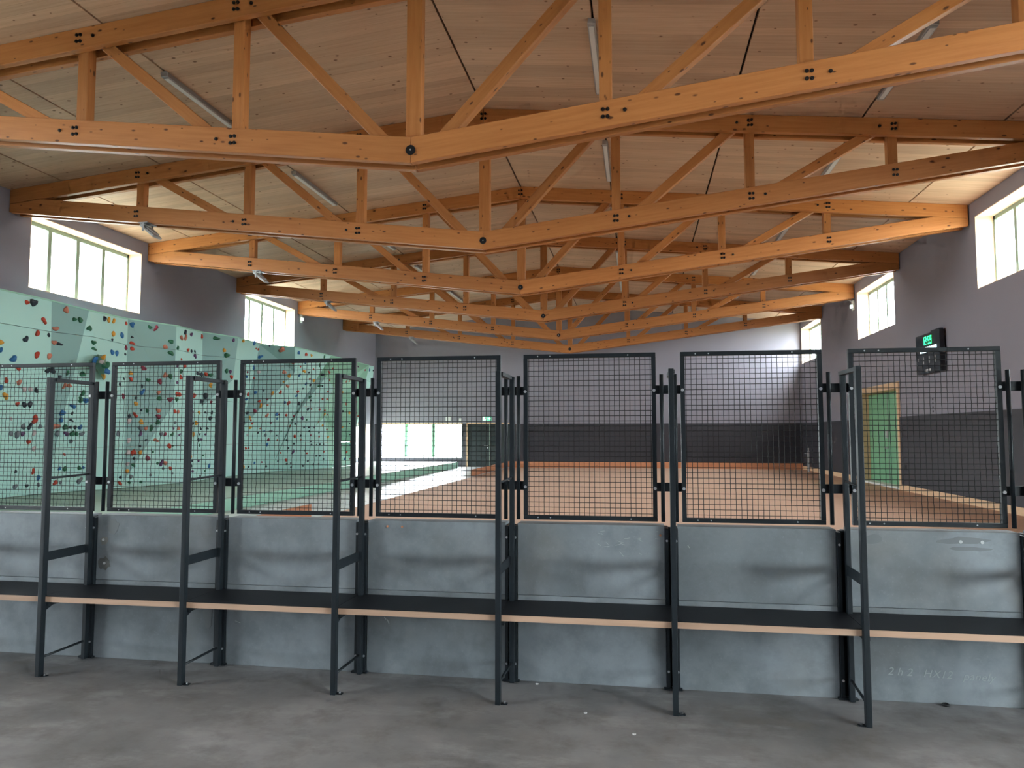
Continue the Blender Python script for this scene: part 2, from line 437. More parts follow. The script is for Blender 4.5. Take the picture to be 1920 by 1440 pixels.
# doors ----------------------------------------------------------------------
d1 = structure(empty('door_1', (W, (DOOR[0]+DOOR[1])/2, 0)))
def D(name, *a, mat, par=None):
    o = box(name, *a, mat); at(d1, o); return o
a, b, z0, z1 = DOOR
D('casing', W-.04, W+.02, a-.13, a+.03, 0, z1+.16, mat='pale_wood'); D('casing', W-.04, W+.02, b-.03, b+.13, 0, z1+.16, mat='pale_wood')
D('casing', W-.04, W+.02, a+.03, b-.03, z1-.03, z1+.16, mat='pale_wood')
D('jamb', W+.02, W+.40, b-.03, b, 0, z1, mat='pale_wood'); D('jamb', W+.02, W+.40, a, a+.03, 0, z1, mat='pale_wood')
D('jamb', W+.02, W+.40, a+.03, b-.03, z1-.03, z1, mat='pale_wood')
D('threshold', W, W+.40, a+.03, b-.03, -.008, .05, mat='white_plastic')
ym = 24.42
for y0, y1 in ((a+.03, ym-.001), (ym+.001, b-.03)):
    leaf = D('door_leaf', W+.34, W+.39, y0, y1, .05, z1-.03, mat='door_green')
h = D('lock_case', W+.30, W+.34, ym+.03, ym+.20, 1.42, 1.66, mat='grey_plastic')
bm = bmesh.new(); cyl(bm, (W+.34, ym+.12, 1.12), (W+.27, ym+.12, 1.12), .022); cyl(bm, (W+.28, ym+.12, 1.12), (W+.28, ym+.27, 1.12), .014)
at(d1, obj('handle', bm, 'bright_bolt'))
D('meeting_strip', W+.325, W+.34, ym-.03, ym+.03, .06, z1-.035, mat='frame_green')

d2 = structure(empty('door_2', ((BACKDOOR[0]+BACKDOOR[1])/2, YB, 0)))
def D2(name, *a, mat):
    o = box(name, *a, mat); at(d2, o); return o
a, b, z0, z1 = BACKDOOR
D2('casing', a-.08, a, YB-.04, YB+.1, 0, z1, mat='pale_wood'); D2('casing', b, b+.08, YB-.04, YB+.1, 0, z1, mat='pale_wood')
D2('casing', a-.08, b+.08, YB-.04, YB+.1, z1, z1+.06, mat='pale_wood')
D2('door_leaf', a, -6.956, YB+.02, YB+.07, 0, z1, mat='door_dark'); D2('door_leaf', -6.954, b, YB+.02, YB+.07, 0, z1, mat='door_dark')
D2('meeting_strip', -6.975, -6.935, YB+.005, YB+.02, .01, z1-.01, mat='frame_green')
bm = bmesh.new(); cyl(bm, (-7.06, YB+.02, 1.0), (-7.06, YB-.05, 1.0), .025); cyl(bm, (-7.06, YB-.05, 1.0), (-7.22, YB-.05, 1.0), .018); cyl(bm, (-7.06, YB+.02, .9), (-7.06, YB+.005, .9), .03)
at(d2, obj('handle', bm, 'bright_bolt'))

# ================================================================== ROOF TRUSSES
HW = 9.945
def beam_frame(p0, p1):
    """local frame with x along p0->p1 in the x,z plane"""
    p0, p1 = Vector((p0[0], 0, p0[1])), Vector((p1[0], 0, p1[1])); x = (p1-p0).normalized(); y = Vector((0,1,0)); z = x.cross(y)
    return Matrix(((x.x, y.x, z.x, p0.x), (x.y, y.y, z.y, p0.y), (x.z, y.z, z.z, p0.z), (0,0,0,1)))
def beam_mesh(name, p0, p1, poly, y0, y1, bevel=.006):
    M = beam_frame(p0, p1); I = M.inverted(); bm = bmesh.new()
    pts = [(I @ Vector((x, 0, z))) for x, z in poly]
    prism(bm, [(p.x, p.z) for p in pts], y0, y1)
    if bevel: bmesh.ops.bevel(bm, geom=bm.edges[:], offset=bevel, segments=1, affect='EDGES')
    return to_mesh(name, bm, 'spruce_glulam'), M
up = lambda x: ZR - AU*abs(x)
lo = lambda x: ZK + AL*abs(x)
HD, HU = .163, .152              # half depth of lower and upper chords
members = []
for s in (-1, 1):
    e = s*HW; xc = s*((ZR-HU)-(ZK+HD))/(AU+AL)
    pu = [(s*.003, up(0)-HU), (e, up(e)-HU), (e, up(e)+HU-.004), (s*.003, up(0)+HU-.004)]
    pl = [(s*.002, lo(0)-HD), (e, lo(e)-HD), (e, up(e)-HU-.003), (xc, up(xc)-HU-.003), (s*.002, lo(0)+HD)]
    for y0, y1 in ((0, .10), (.26, .36)):
        members.append(('upper_chord', *beam_mesh('upper_chord', (0, up(0)), (e, up(e)), pu, y0, y1)))
        members.append(('lower_chord', *beam_mesh('lower_chord', (0, lo(0)), (e, lo(e)), pl, y0, y1)))
    for m in (M1, M2, M3):
        x = s*m; hw = .078
        pv = [(x-hw, lo(x)-.10), (x+hw, lo(x)-.10), (x+hw, up(x)+.12), (x-hw, up(x)+.12)]
        members.append(('vertical', *beam_mesh('vertical', (x, lo(x)), (x, up(x)), pv, .102, .258)))
    for ma, mb in ((M1, 0), (M2, M1), (M3, M2)):
        xa, xb = s*(ma-.22), s*(mb+(.26 if mb else .27))
        A, B = Vector((xa, up(xa))), Vector((xb, lo(xb)+(0.02 if mb else .03)))
        d = (A-B).normalized(); nn = Vector((-d.y, d.x))*.078
        # square-cut ends that stop inside the chords
        A2 = A + d*.06; B2 = B - d*(.05 if mb else .02)
        pd = [tuple(B2+nn), tuple(B2-nn), tuple(A2-nn), tuple(A2+nn)]
        members.append(('diagonal', *beam_mesh('diagonal', tuple(B), tuple(A), pd, .103, .257)))
hw = .098
members.append(('king_post', *beam_mesh('king_post', (0, lo(0)), (0, up(0)), [(-.03, lo(0)+.10), (.03, lo(0)+.10), (hw, lo(0)+.19), (hw, up(0)+.12), (-hw, up(0)+.12), (-hw, lo(0)+.19)], .101, .259)))
bm = bmesh.new()
def bolt(x, z): cyl(bm, (x, .003, z), (x, -.012, z), .0235, 10); cyl(bm, (x, -.012, z), (x, -.022, z), .012, 6)
for s in (-1, 1):
    for m in (M1, M2, M3):
        for f in (lo, up):
            for dx in (-.028, .028):
                for dz in (-.045, .045): bolt(s*m+dx, f(s*m)+dz+.005)
        bolt(s*(m+.23), lo(m+.23)) if m != M3 else None
        bolt(s*(m-.22), up(m-.22))
for dx in (-.035, .035):
    for dz in (-.045, .045): bolt(dx, up(0)+dz)
bolts_me = to_mesh('bolts', bm, 'black_bolt')
bm = bmesh.new(); cyl(bm, (0, .002, 0), (0, -.014, 0), .062, 28)
disc_me = to_mesh('washer_disc', bm, 'black_disc')
bm = bmesh.new(); cyl(bm, (0, -.014, 0), (0, -.020, 0), .011, 10)
pin_me = to_mesh('pin', bm, 'bright_bolt')
truss_labels = ['nearest and largest timber roof truss, its king post running out of the top of view',
    'second timber roof truss from the viewer, complete lens shape with black disc at its centre',
    'third timber roof truss, pale end seated beside the right-hand high window',
    'fourth timber roof truss from the viewer, brownish ends above the middle side windows',
    'fifth timber roof truss, bright orange ends just past the middle side windows',
    'farthest timber roof truss, right in front of the far end wall']
for i in range(6):
    t = tag(empty('roof_truss', (XK, Y1+i*BAY, 0)), truss_labels[i], 'roof truss', 'timber roof trusses spanning the hall')
    for nm, me, M in members:
        o = obj(nm, me, None, t); o.matrix_local = M
    o = stuff(obj('bolts', bolts_me, None, t))
    o = obj('washer_disc', disc_me, None, t, (0, 0, lo(0)-.005)); o['label'] = 'black round steel washer disc'
    obj('pin', pin_me, None, o)

# ================================================================== CEILING LAMPS
rows = [(-7.13, 'left lamp row'), (-.57, 'middle lamp row'), (3.85, 'right lamp row')]
ordn = ['between first and second truss', 'between second and third truss', 'between third and fourth truss', 'between fourth and fifth truss', 'between fifth and last truss']
lamp_bm = bmesh.new(); bx(lamp_bm, -.055, .055, -1.08, 1.08, -.085, 0)
bmesh.ops.bevel(lamp_bm, geom=lamp_bm.edges[:], offset=.008, segments=1, affect='EDGES')
lamp_me = to_mesh('housing', lamp_bm, 'lamp_housing')
bm = bmesh.new(); bx(bm, -.034, .034, -1.04, 1.04, -.094, -.0845); diff_me = to_mesh('diffuser', bm, 'lamp_diffuser')
bm = bmesh.new()
bx(bm, -.05, .05, -.012, .012, -.08, -.002)
cap_me = to_mesh('end_cap', bm, 'grey_plastic')
for x, rn in rows:
    sg = -1 if x < XK else 1
    for i in range(5):
        yc = Y1 + i*BAY + 2.46
        t = tag(empty('ceiling_lamp', (x, yc, roof_z(x)-.002)), 'slim grey batten lamp on the ceiling, %s, %s' % (rn, ordn[i]), 'lamp', 'batten lamps on the ceiling')
        t.rotation_euler = (0, sg*slope, 0)
        obj('housing', lamp_me, None, t); obj('diffuser', diff_me, None, t); obj('end_cap', cap_me, None, t, (0, -1.095, 0)); obj('end_cap', cap_me, None, t, (0, 1.095, 0))

# floodlights hung from the trusses on the climbing side
fl_labels = ['grey floodlight tilted under the second truss above the big left window', 'white floodlight hung under the third truss on the left', 'small floodlight hung under the fourth truss on the left', 'small white floodlight under the fifth truss on the left', 'tiny floodlight under the farthest truss on the left']
bm = bmesh.new(); Mt = Matrix.Rotation(math.radians(40), 4, 'Y')
Mt = Matrix.Translation((.03, 0, -.16)) @ Mt
bx(bm, -.20, .20, -.13, .13, -.022, .022, Mt); bx(bm, -.10, .13, -.10, .10, .022, .05, Mt)
bmesh.ops.bevel(bm, geom=bm.edges[:], offset=.008, segments=1, affect='EDGES')
flood_me = to_mesh('lamp_body', bm, 'grey_plastic')
bm = bmesh.new(); bx(bm, -.19, .19, -.12, .12, -.028, -.021, Mt); lens_me = to_mesh('lens', bm, 'lamp_diffuser')
bm = bmesh.new(); bx(bm, -.14, .06, -.15, .15, -.014, 0)
for y in (-.148, .140): bx(bm, -.06, -.02, y, y+.008, -.18, -.012)
yoke_me = to_mesh('yoke', bm, 'lamp_housing')
for i in range(1, 6):
    x = -9.52; t = tag(empty('floodlight', (x, Y1+i*BAY+.05, lo(x-XK)-HD-.002)), fl_labels[i-1], 'floodlight', 'floodlights under the trusses')
    for nm, me in (('yoke', yoke_me), ('lamp_body', flood_me), ('lens', lens_me)): obj(nm, me, None, t)

# ================================================================== COURT RIMS
rim = lambda name, lab, *a: tag(box(name, *a, 'rim_board_wood'), lab, 'board', 'timber rim boards of the court')
rim('rim_board', 'long reddish timber rim board along the dark far wall', -6.15, W-.05, YB-.075, YB-.03, -.008, .272)
rim('rim_board', 'reddish timber rim board ending before the dark far door', -6.10, -6.05, 27.0, YB-.08, -.008, .24)
rim('rim_board', 'short reddish timber rim board on pale floor by the near green mat', -6.10, -6.05, 9.5, 13.25, 0, .24)

# ================================================================== CLIMBING WALL
V = {}
def top(n_, u, v, z=4.38): V[n_] = at_z(u, v, z)
def basep(n_, u, v, z=.285):
    V[n_] = at_z(u, v, z)
def mid(n_, u, v, X): V[n_] = at_x(u, v, X)
V['T0'] = Vector((-12.42, 7.5, 4.38)); V['B0'] = Vector((-12.47, 7.5, .285))
for n_, u, v, X in (('T1',97,564,-12.40),('T2',167,582,-12.15),('T3',240,598,-12.45),('T4',331,611,-11.85),('T5',380,623,-11.98),('T6',447,633,-11.45),
        ('T7',487,646,-11.85),('T8',553,651,-10.95),('T9',621,667,-10.95),('T10',692,685,-10.8)): mid(n_, u, v, X)
for n_, u, v in (('B2',231,915),('B3',320,907),('B6',506,884),('B7',567,881),('B8',618,877),('B9',661,872)): basep(n_, u, v)
V['B1'] = Vector((-12.54, 14.25, .285)); V['B4'] = Vector((-11.9, 18.9, .285)); V['B5'] = Vector((-12.3, 21.9, .285))
mid('b', 92, 890, -12.55); mid('d', 231, 904, -12.15); mid('D2', 325, 758, -11.85); mid('f', 378, 762, -12.0)
mid('g', 437, 712, -11.6); mid('i', 455, 801, -12.3); mid('I2', 553, 698, -11.2); mid('J2', 594, 710, -11.0)
mid('J3', 611, 707, -10.75); mid('l3', 556, 777, -11.5); mid('m1', 626, 727, -10.6); mid('m2', 592, 799, -11.25)
mid('n2', 609, 781, -11.15); mid('p1', 666, 808, -10.95)
V['T11'] = at_x(701, 687, -11.3); V['q'] = at_x(699, 708, -11.3)
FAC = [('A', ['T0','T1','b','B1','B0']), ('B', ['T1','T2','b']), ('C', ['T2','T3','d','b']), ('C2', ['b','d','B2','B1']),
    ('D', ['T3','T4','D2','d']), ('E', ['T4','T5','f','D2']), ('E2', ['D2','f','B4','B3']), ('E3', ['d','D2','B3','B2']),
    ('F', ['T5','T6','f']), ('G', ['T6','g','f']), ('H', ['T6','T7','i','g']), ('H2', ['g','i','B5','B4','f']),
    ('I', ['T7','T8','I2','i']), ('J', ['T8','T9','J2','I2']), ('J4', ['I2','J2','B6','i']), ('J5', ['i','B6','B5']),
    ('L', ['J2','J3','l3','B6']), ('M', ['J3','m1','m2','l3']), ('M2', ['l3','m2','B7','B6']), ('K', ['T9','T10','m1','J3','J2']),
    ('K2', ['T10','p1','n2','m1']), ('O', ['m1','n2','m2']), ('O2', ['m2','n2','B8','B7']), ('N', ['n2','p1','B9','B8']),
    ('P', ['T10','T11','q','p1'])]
cw = tag(empty('climbing_wall', (-12.3, 18, 0)), 'mint green faceted bouldering wall with colourful holds along the left side', 'climbing wall')
tv, tf = [], []
SEAMS = [-1, 1.25, 2.5, 3.75, 9]
for nm, ids in FAC:
    pts = [V[k] for k in ids]
    base_i = len(tv); tv += pts
    for k in range(1, len(pts)-1): tf.append((base_i, base_i+k, base_i+k+1))
    for s0, s1 in zip(SEAMS[:-1], SEAMS[1:]):
        bm = bmesh.new(); vv = [bm.verts.new(p-Vector((-12.3, 18, 0))) for p in pts]
        for k in range(1, len(vv)-1): bm.faces.new((vv[0], vv[k], vv[k+1]))
        if s0 > 0: bmesh.ops.bisect_plane(bm, geom=bm.verts[:]+bm.edges[:]+bm.faces[:], plane_co=(0,0,s0+.005), plane_no=(0,0,1), clear_inner=True)
        if s1 < 9: bmesh.ops.bisect_plane(bm, geom=bm.verts[:]+bm.edges[:]+bm.faces[:], plane_co=(0,0,s1-.005), plane_no=(0,0,1), clear_outer=True)
        if not bm.faces or sum(f.calc_area() for f in bm.faces) < .01: bm.free(); continue
        r = bmesh.ops.extrude_face_region(bm, geom=bm.faces[:])
        for v in [g_ for g_ in r['geom'] if isinstance(g_, bmesh.types.BMVert)]: v.co.x -= .035
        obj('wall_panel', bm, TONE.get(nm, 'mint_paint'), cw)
bvh = BVHTree.FromPolygons(tv, tf, all_triangles=True)
# top capping strip
tops = ['T0','T1','T2','T3','T4','T5','T6','T7','T8','T9','T10']
for a, b in zip(tops[:-1], tops[1:]):
    bm = bmesh.new(); p, q_ = V[a]-Vector((-12.3, 18, 0)), V[b]-Vector((-12.3, 18, 0))
    vs_ = [bm.verts.new(x) for x in (p+Vector((.012,0,-.012)), q_+Vector((.012,0,-.012)), q_+Vector((-.10,0,-.012)), p+Vector((-.10,0,-.012)))]
    f = bm.faces.new(vs_); r = bmesh.ops.extrude_face_region(bm, geom=[f])
    for v in [g_ for g_ in r['geom'] if isinstance(g_, bmesh.types.BMVert)]: v.co.z += .03
    obj('top_strip', bm, 'mint_vinyl', cw)
# supporting frame behind the panels
bm = bmesh.new()
for y in range(9, 30, 2): bx(bm, WL+.32-(-12.3)-.3, WL+.32-(-12.3)-.25, y-18, y-18+.08, .02, 4.3)
obj('support_frame', bm, 'pale_wood', cw)

# holds: crop scale, x offset, y offset, then entries "colour x y [size]"
HOLDS = [(6.856, 0, 530, "r345,255 d428,258,B s848,350 r560,485 g957,472 g1033,480 s713,592 g1147,586 r480,652 d622,672,S d328,727 s695,770 d760,788 d1340,462 o1395,480 o1457,495 r1617,527,S b1697,540 o1450,658 b1560,677 d1440,735,S g1203,770 g1205,850 o10,768 b5,865 b168,980,B r470,925 s630,942 b1437,897 b1495,905 m1612,838 d1605,920,S r1695,778 r1697,850 d1697,700,S r232,1095 d610,1130 d672,1130 g870,1157,S g1058,1175 d765,1212,S r80,1258 s240,1280 s830,1325 s890,1325 d460,1385 g1062,1422 b5,1350 o1680,1163 r1685,1240 d1590,1235,S d1535,1307,S"),
(6.856, 230, 580, "g350,230 m428,242 g622,415 s548,483 g620,563 g707,498 d803,297 v880,325 s753,365 s803,365 r1016,352 g1200,372,B v1425,397 o1548,405 b1685,430 o1305,527 g1338,592,B r838,523 d880,537,S d925,540,S v928,600 r752,645,S o1253,717 g1332,792 v1380,797,S r1397,868 m265,758 s547,850 g612,862 g328,910 m472,928 d248,985,S b248,1065 s460,1070 d170,1138,S g468,1145 m608,1160 g690,1158 o168,1213 d240,1295,S g315,1300 s457,1302 r162,1362 d85,1370,S m457,1378 r665,1315 s708,1315 v700,718 r793,733 g748,795 r740,875 d963,825 d1008,838 r1072,835 g1130,845 v695,943,S r690,1088 r728,1095 o1130,975 v880,1028 o880,1100 r917,1108 d1065,1112,B d1003,1183 m1138,1190,S v900,1318,S o980,1325 d1063,1328,S d1145,1328,S d878,1385 d1125,1400 m1570,963 r1605,1095 b1585,1155 b1680,755 m1600,805,S b1592,862 r1690,885,S"),
(5.54, 0, 720, "o57,125 r178,208 d250,215 d307,210 p113,360,S r360,370,B y238,442 d303,442 y413,442 y110,515 y173,522 v233,515 p352,508 r295,600 p347,672 d160,910,S r342,903 b395,972 y153,1068 d275,1057,S y393,1047,S d373,67 p250,55 p313,55 g838,162 b888,172 b758,232 b647,300 d747,305,S b635,372 d738,377,S s560,440 s600,440 g678,448 d727,450,S d777,450,S b830,450 y590,515 v688,517 g750,515 g793,517 y848,517 y735,595 r667,732,S b617,880,S g670,880 g822,872 b865,868,S r573,1025 y625,1023,S y823,1005 m1278,130 b1180,322,S d1343,330,S p1185,132 p1340,383 p1173,383 y1220,517 p1335,587 p1328,712 r1378,712 p1322,832 o1318,905 d1247,970,S r1243,1035"),
(6.0, 200, 740, "o385,308 g573,312 y767,315,S o1003,322 d965,322,S s440,378 g503,375 y380,380 v750,380,S s803,380 y945,380,S d1058,383,S d1130,380,S v380,440 y612,443 m655,445 g735,448 v815,450,S o973,447 d1045,445,S v1112,447,S s552,513 d440,510,S d1028,508 v1063,505,S d373,578,S r700,577 g740,577,S g1043,570,S r308,650 o375,652 g517,645,S m457,715 d305,718,S o942,688 g1080,683,S g300,790 g570,773,S v612,770 s655,768 v1030,745,S d960,745,S r715,828 b1147,798 y632,830,S v962,863,S g1100,857,S d945,803,S y735,885,S y490,905,S y270,922 y1045,912,S g250,993,S g383,983,S"),
(5.54, 430, 640, "r275,75,S r297,82,S v420,45,S s547,85,B b720,117 r795,135 o850,147 b320,160 g985,162 v10,315 b248,275 v187,320,S b180,365,S p303,320 s570,320 r255,380,S o620,357 o563,420,S r738,262,S b787,225,S r663,225,S g937,247 r872,290,S o777,310 d827,322,S b727,352 d967,350 r1033,322 r1073,282,S r833,390,S o877,408 b795,440 d840,455 g935,463 d965,463,S s605,465 d763,490,S d355,512,S r187,548 b270,530 o447,540 r530,528 r710,522 b697,565 r1025,522,S s1040,405,S b173,600,S r310,622 o328,665 m390,600,S s395,660,S b577,635 r613,638 d720,645,B d843,612,S g837,580 g712,735,S g650,812,S g537,935,S m265,725 d183,745 m60,695 d815,702 r852,703,S r937,707,S r968,597,S r1015,600,S r990,715,S s387,770 b490,758 m515,760,S r590,765 m665,775,S b495,803,S v755,797 g800,815,S o985,758 m1020,762,S o213,793 r222,820,S r235,853,S m428,845,S r632,883 d683,857,S d775,895,S d825,893,S v880,897,S s925,832,S o965,872,S m1010,915,S o213,895 s320,903,S b360,932,S y430,932 d297,948,S y372,973 d490,978,S y590,978,S r680,985 d740,978,S m843,973,S d928,947,S d828,933,S d715,937,S r128,963 p183,970,S m402,1022 r497,1022,S d593,1022,S r742,1020,S r930,988,S o1022,995 d845,1037,S d850,1073,S d905,1073,S d938,1068,S d975,1068,S b387,1070 r168,1112 r197,1110,S d610,1107,S v662,1145 d780,1135,S r803,1162,S r530,1157,S d670,1062,S d900,1190,S d937,1188,S d975,1222,S r980,1145,S d813,1242,S r590,1232 y637,1265,S d870,1277,S d925,1270,S b257,1262,S m335,1255,S d503,1243,S o143,1307 d195,1303,S d380,1298,S d640,1305,S d595,1272,S d763,1293,S v1335,265,S m1408,297,S b1452,297 d1490,303,S o1170,530 s1213,415 r1243,413,S m1218,610,S s1210,648 r1320,630,S o1243,742 d1178,725,S m1317,743,S r1333,777,S d1245,853,S o1172,890 d1247,967,S r1260,1040,S r1213,1150 b1197,1222 m1247,1220,S b1250,1075,S o1320,455,S")]
def hold_bm(seed):
    rnd = random.Random(seed); bm = bmesh.new(); bmesh.ops.create_icosphere(bm, subdivisions=2, radius=1)
    k1, k2, ph = rnd.uniform(.12, .3), rnd.uniform(.1, .22), rnd.uniform(0, 6)
    for v in bm.verts:
        a = math.atan2(v.co.y, v.co.x); s = 1 + k1*math.cos(2*a+ph) + k2*math.cos(3*a+ph*2)
        v.co.x *= s; v.co.y *= s*.9
        v.co.z = v.co.z*.62 + .2*max(0, v.co.z)*math.cos(a+ph) if v.co.z > -.05 else -.05
    return bm
hold_me = [to_mesh('climbing_hold', hold_bm(k), 'hold_resin_r', True) for k in range(8)]
entries = []
for sc, ox, oy, s in HOLDS:
    for e in s.split():
        c = e[0]; p = e[1:].split(','); entries.append((c, ox+float(p[0])/sc, oy+float(p[1])/sc, p[2] if len(p) > 2 else 'M'))
entries.sort(key=lambda e: 'BMS'.index(e[3]))
rest = []
cwl = Vector((-12.3, 18, 0)); n_hold = 0
for c, u, v, sz in entries:
    hit, nrm, _, dist = bvh.ray_cast(CAMP, ray(u, v).normalized())
    if hit is None: continue
    if nrm.x < 0: nrm = -nrm
    r = {'B': .10, 'M': .067, 'S': .043}[sz]*random.uniform(.85, 1.15)
    z = nrm; x = Vector((0,0,1)).cross(z).normalized(); y = z.cross(x)
    R3 = Matrix((x, y, z)).transposed().to_4x4() @ Matrix.Rotation(random.uniform(-3, 3), 4, 'Z')
    M = Matrix.Translation(hit-cwl+nrm*.004) @ R3 @ Matrix.Diagonal((r, r*random.uniform(.75, 1), r, 1))
    if n_hold < 298:
        o = obj('climbing_hold', hold_me[n_hold % 8], None, cw); o.matrix_local = M
        o.material_slots[0].link = 'OBJECT'; o.material_slots[0].material = MATS['hold_resin_'+c]; n_hold += 1
    else: rest.append((c, M))
if rest:
    bm = bmesh.new(); cols = sorted({c for c, _ in rest})
    for k, (c, M) in enumerate(rest):
        r = bmesh.ops.create_icosphere(bm, subdivisions=1, radius=1, matrix=M)
        for v in r['verts']:
            for f in v.link_faces: f.material_index = cols.index(c)
    me = bpy.data.meshes.new('small_holds'); bm.to_mesh(me); bm.free()
    for c in cols: me.materials.append(MATS['hold_resin_'+c])
    stuff(obj('small_holds', me, None, cw))
# pyramid volume bolted to the wall
bm = bmesh.new()
o3 = at_x(185, 685, -12.2)
pv = {k: at_x(u, v, X) for k, (u, v, X) in dict(t=(183, 664, -12.05), r=(198.5, 668, -12.1), l=(173, 678.5, -12.05), c=(197.5, 682, -11.55), lo=(193, 713, -12.1), k=(200, 690, -12.1)).items()}
vv = {k: bm.verts.new(p-o3) for k, p in pv.items()}
for f in (('t','l','c','r'), ('l','lo','c'), ('c','lo','k'), ('r','c','k'), ('t','r','k','lo','l')): bm.faces.new([vv[k] for k in f])
vol = tag(empty('climbing_volume', o3), 'grey green pyramid volume studded with blue and orange holds on the mint wall', 'climbing volume')
obj('shell', bm, 'volume_green', vol)
for c, u, v, X in (('b',178.5,676.5,-11.75), ('o',194.5,672.5,-11.8), ('g',199,685,-11.65), ('b',199,695.5,-11.85), ('o',193,706.5,-11.95), ('p',190.5,678.5,-11.62)):
    p = at_x(u, v, X); o = obj('climbing_hold', hold_me[n_hold % 8], None, vol, p-o3); n_hold += 1
    o.scale = (.09 if c != 'p' else .05,)*3; o.rotation_euler = (.5, 1.2, n_hold)
    o.material_slots[0].link = 'OBJECT'; o.material_slots[0].material = MATS['hold_resin_'+c]

# ================================================================== CRASH MATS
def mat_piece(x0, x1, y0, y1, lab):
    t = tag(empty('crash_mat', ((x0+x1)/2, (y0+y1)/2, 0)), lab, 'mat', 'crash mats below the climbing wall')
    o = box('core', x0+.004, x1-.004, y0+.004, y1-.004, .001, .245, 'mint_vinyl', None, .012); at(t, o)
    o = box('cover', x0+.006, x1-.006, y0+.006, y1-.006, .243, .272, 'mat_top_vinyl', None, .008); at(t, o)
yy = [6.0, 10.2, 14.4, 18.6, 22.8, 27.0, 33.6]
names_y = ['nearest', 'second nearest', 'third', 'fourth', 'fifth', 'farthest']
for k in range(6):
    mat_piece(-10.2, -8.2, yy[k], yy[k+1], '%s green crash mat in the outer row along the pale floor' % names_y[k])
    mat_piece(-12.62, -10.2, yy[k], yy[k+1], '%s green crash mat in the inner row against the climbing wall' % names_y[k])

# ================================================================== BARRIER
FX = [-4.81 + k for k in range(9)]            # frame positions along the barrier
bar = structure(empty('wall_barrier', (0, YBAR+.075, 0)))
ZJ = .533
bounds = [-7.81, -6.81, -5.81] + FX + [4.19, 5.19, 6.19]
for a, b in zip(bounds[:-1], bounds[1:]):
    for z0, z1 in ((0, ZJ-.0012), (ZJ+.0012, .982)):
        at(bar, box('concrete_panel', a+(.0455 if a in FX else .002), b-(.0335 if b in FX else .002), YBAR, YBAR+.14, z0, z1, 'panel_concrete', None, .003))
# form marks, patched anchor holes
def patch(name, x, z, r, mat, seed):
    rnd = random.Random(seed); bm = bmesh.new(); k = 14
    ring = [bm.verts.new((r*(1+.3*rnd.uniform(-1,1))*math.cos(2*math.pi*i/k), 0, r*(1+.3*rnd.uniform(-1,1))*math.sin(2*math.pi*i/k))) for i in range(k)]
    f = bm.faces.new(ring); rr = bmesh.ops.extrude_face_region(bm, geom=[f])
    for v in [g_ for g_ in rr['geom'] if isinstance(g_, bmesh.types.BMVert)]: v.co.y -= .002
    return at(bar, obj(name, bm, mat, None, (x, YBAR+.0005, z)))
new_mat('damp_patch', (.13, .135, .13), .7)
new_mat('damp_patch_soft', (.235, .235, .22), .7)
patch('stain', -3.70, .645, .045, 'damp_patch', 3); patch('stain', -3.71, .80, .03, 'damp_patch_soft', 5)
new_mat('damp_wall', (.195, .212, .222), .65)
def blot(x, z, w_, h_, mat, seed, name='stain'):
    o = patch(name, x, z, 1, mat, seed); o.scale = (w_, 1, h_); return o
blot(1.86, .93, .13, .022, 'damp_wall', 11); blot(1.88, .885, .13, .012, 'damp_wall', 12); blot(-2.90, .33, .035, .085, 'damp_wall', 13)
blot(-3.64, .90, .05, .05, 'damp_wall', 14); blot(1.36, .93, .06, .03, 'damp_wall', 16)
new_mat('scratch', (.46, .49, .50), .8)
rnd = random.Random(12)
for k in range(16):
    x, z = rnd.uniform(-.25, .12), rnd.uniform(.80, .955); L = rnd.uniform(.012, .05)
    bm = bmesh.new(); bx(bm, -L/2, L/2, -.0012, -.0002, -.0009, .0009)
    o = at(bar, obj('scratch', bm, 'scratch', None, (x, YBAR, z))); o.rotation_euler = (0, rnd.uniform(-.3, .9), 0)
for x, z, L, r_ in ((-1.62, .33, .03, 1.1), (-1.64, .35, .02, .9), (-2.68, .285, .04, .3), (.30, .86, .02, 1.0), (-1.80, .10, .02, 1.4)):
    bm = bmesh.new(); bx(bm, -L/2, L/2, -.0012, -.0002, -.002, .002)
    o = at(bar, obj('scratch', bm, 'scratch', None, (x, YBAR, z))); o.rotation_euler = (0, r_, 0)
for x, z in ((-3.70, .648), (-3.715, .81), (1.84, .925), (1.955, .925)):
    bm = bmesh.new(); cyl(bm, (0, -.001, 0), (0, -.0035, 0), .010, 10); at(bar, obj('hole_plug', bm, 'chalk', None, (x, YBAR, z)))
for x, z in ((-1.63, .945), (-1.53, .944), (.13, .925)):
    bm = bmesh.new(); cyl(bm, (0, -.001, 0), (0, -.008, 0), .007, 8); at(bar, obj('anchor', bm, 'rim_board_wood', None, (x, YBAR, z)))
chalk_me = text_mesh('2 h 2   HX12   panely', .062, .0004, 'chalk_faint', 1.05)
chalk_me.transform(Matrix(((1, .3, 0, 0), (0, 1, 0, 0), (0, 0, 1, 0), (0, 0, 0, 1))))
o = at(bar, obj('chalk_note', chalk_me, None, None, (1.71, YBAR-.001, .165)))
o.matrix_basis = Matrix.Translation(o.location) @ FACE_NEAR @ Matrix.Rotation(math.radians(-1), 4, 'Z')
for x, z, h, w_ in ((1.83, .37, .05, .006), (2.12, .42, .05, .010)):
    at(bar, box('rust_mark', x, x+w_, YBAR-.0012, YBAR-.0002, z, z+h, 'rust'))

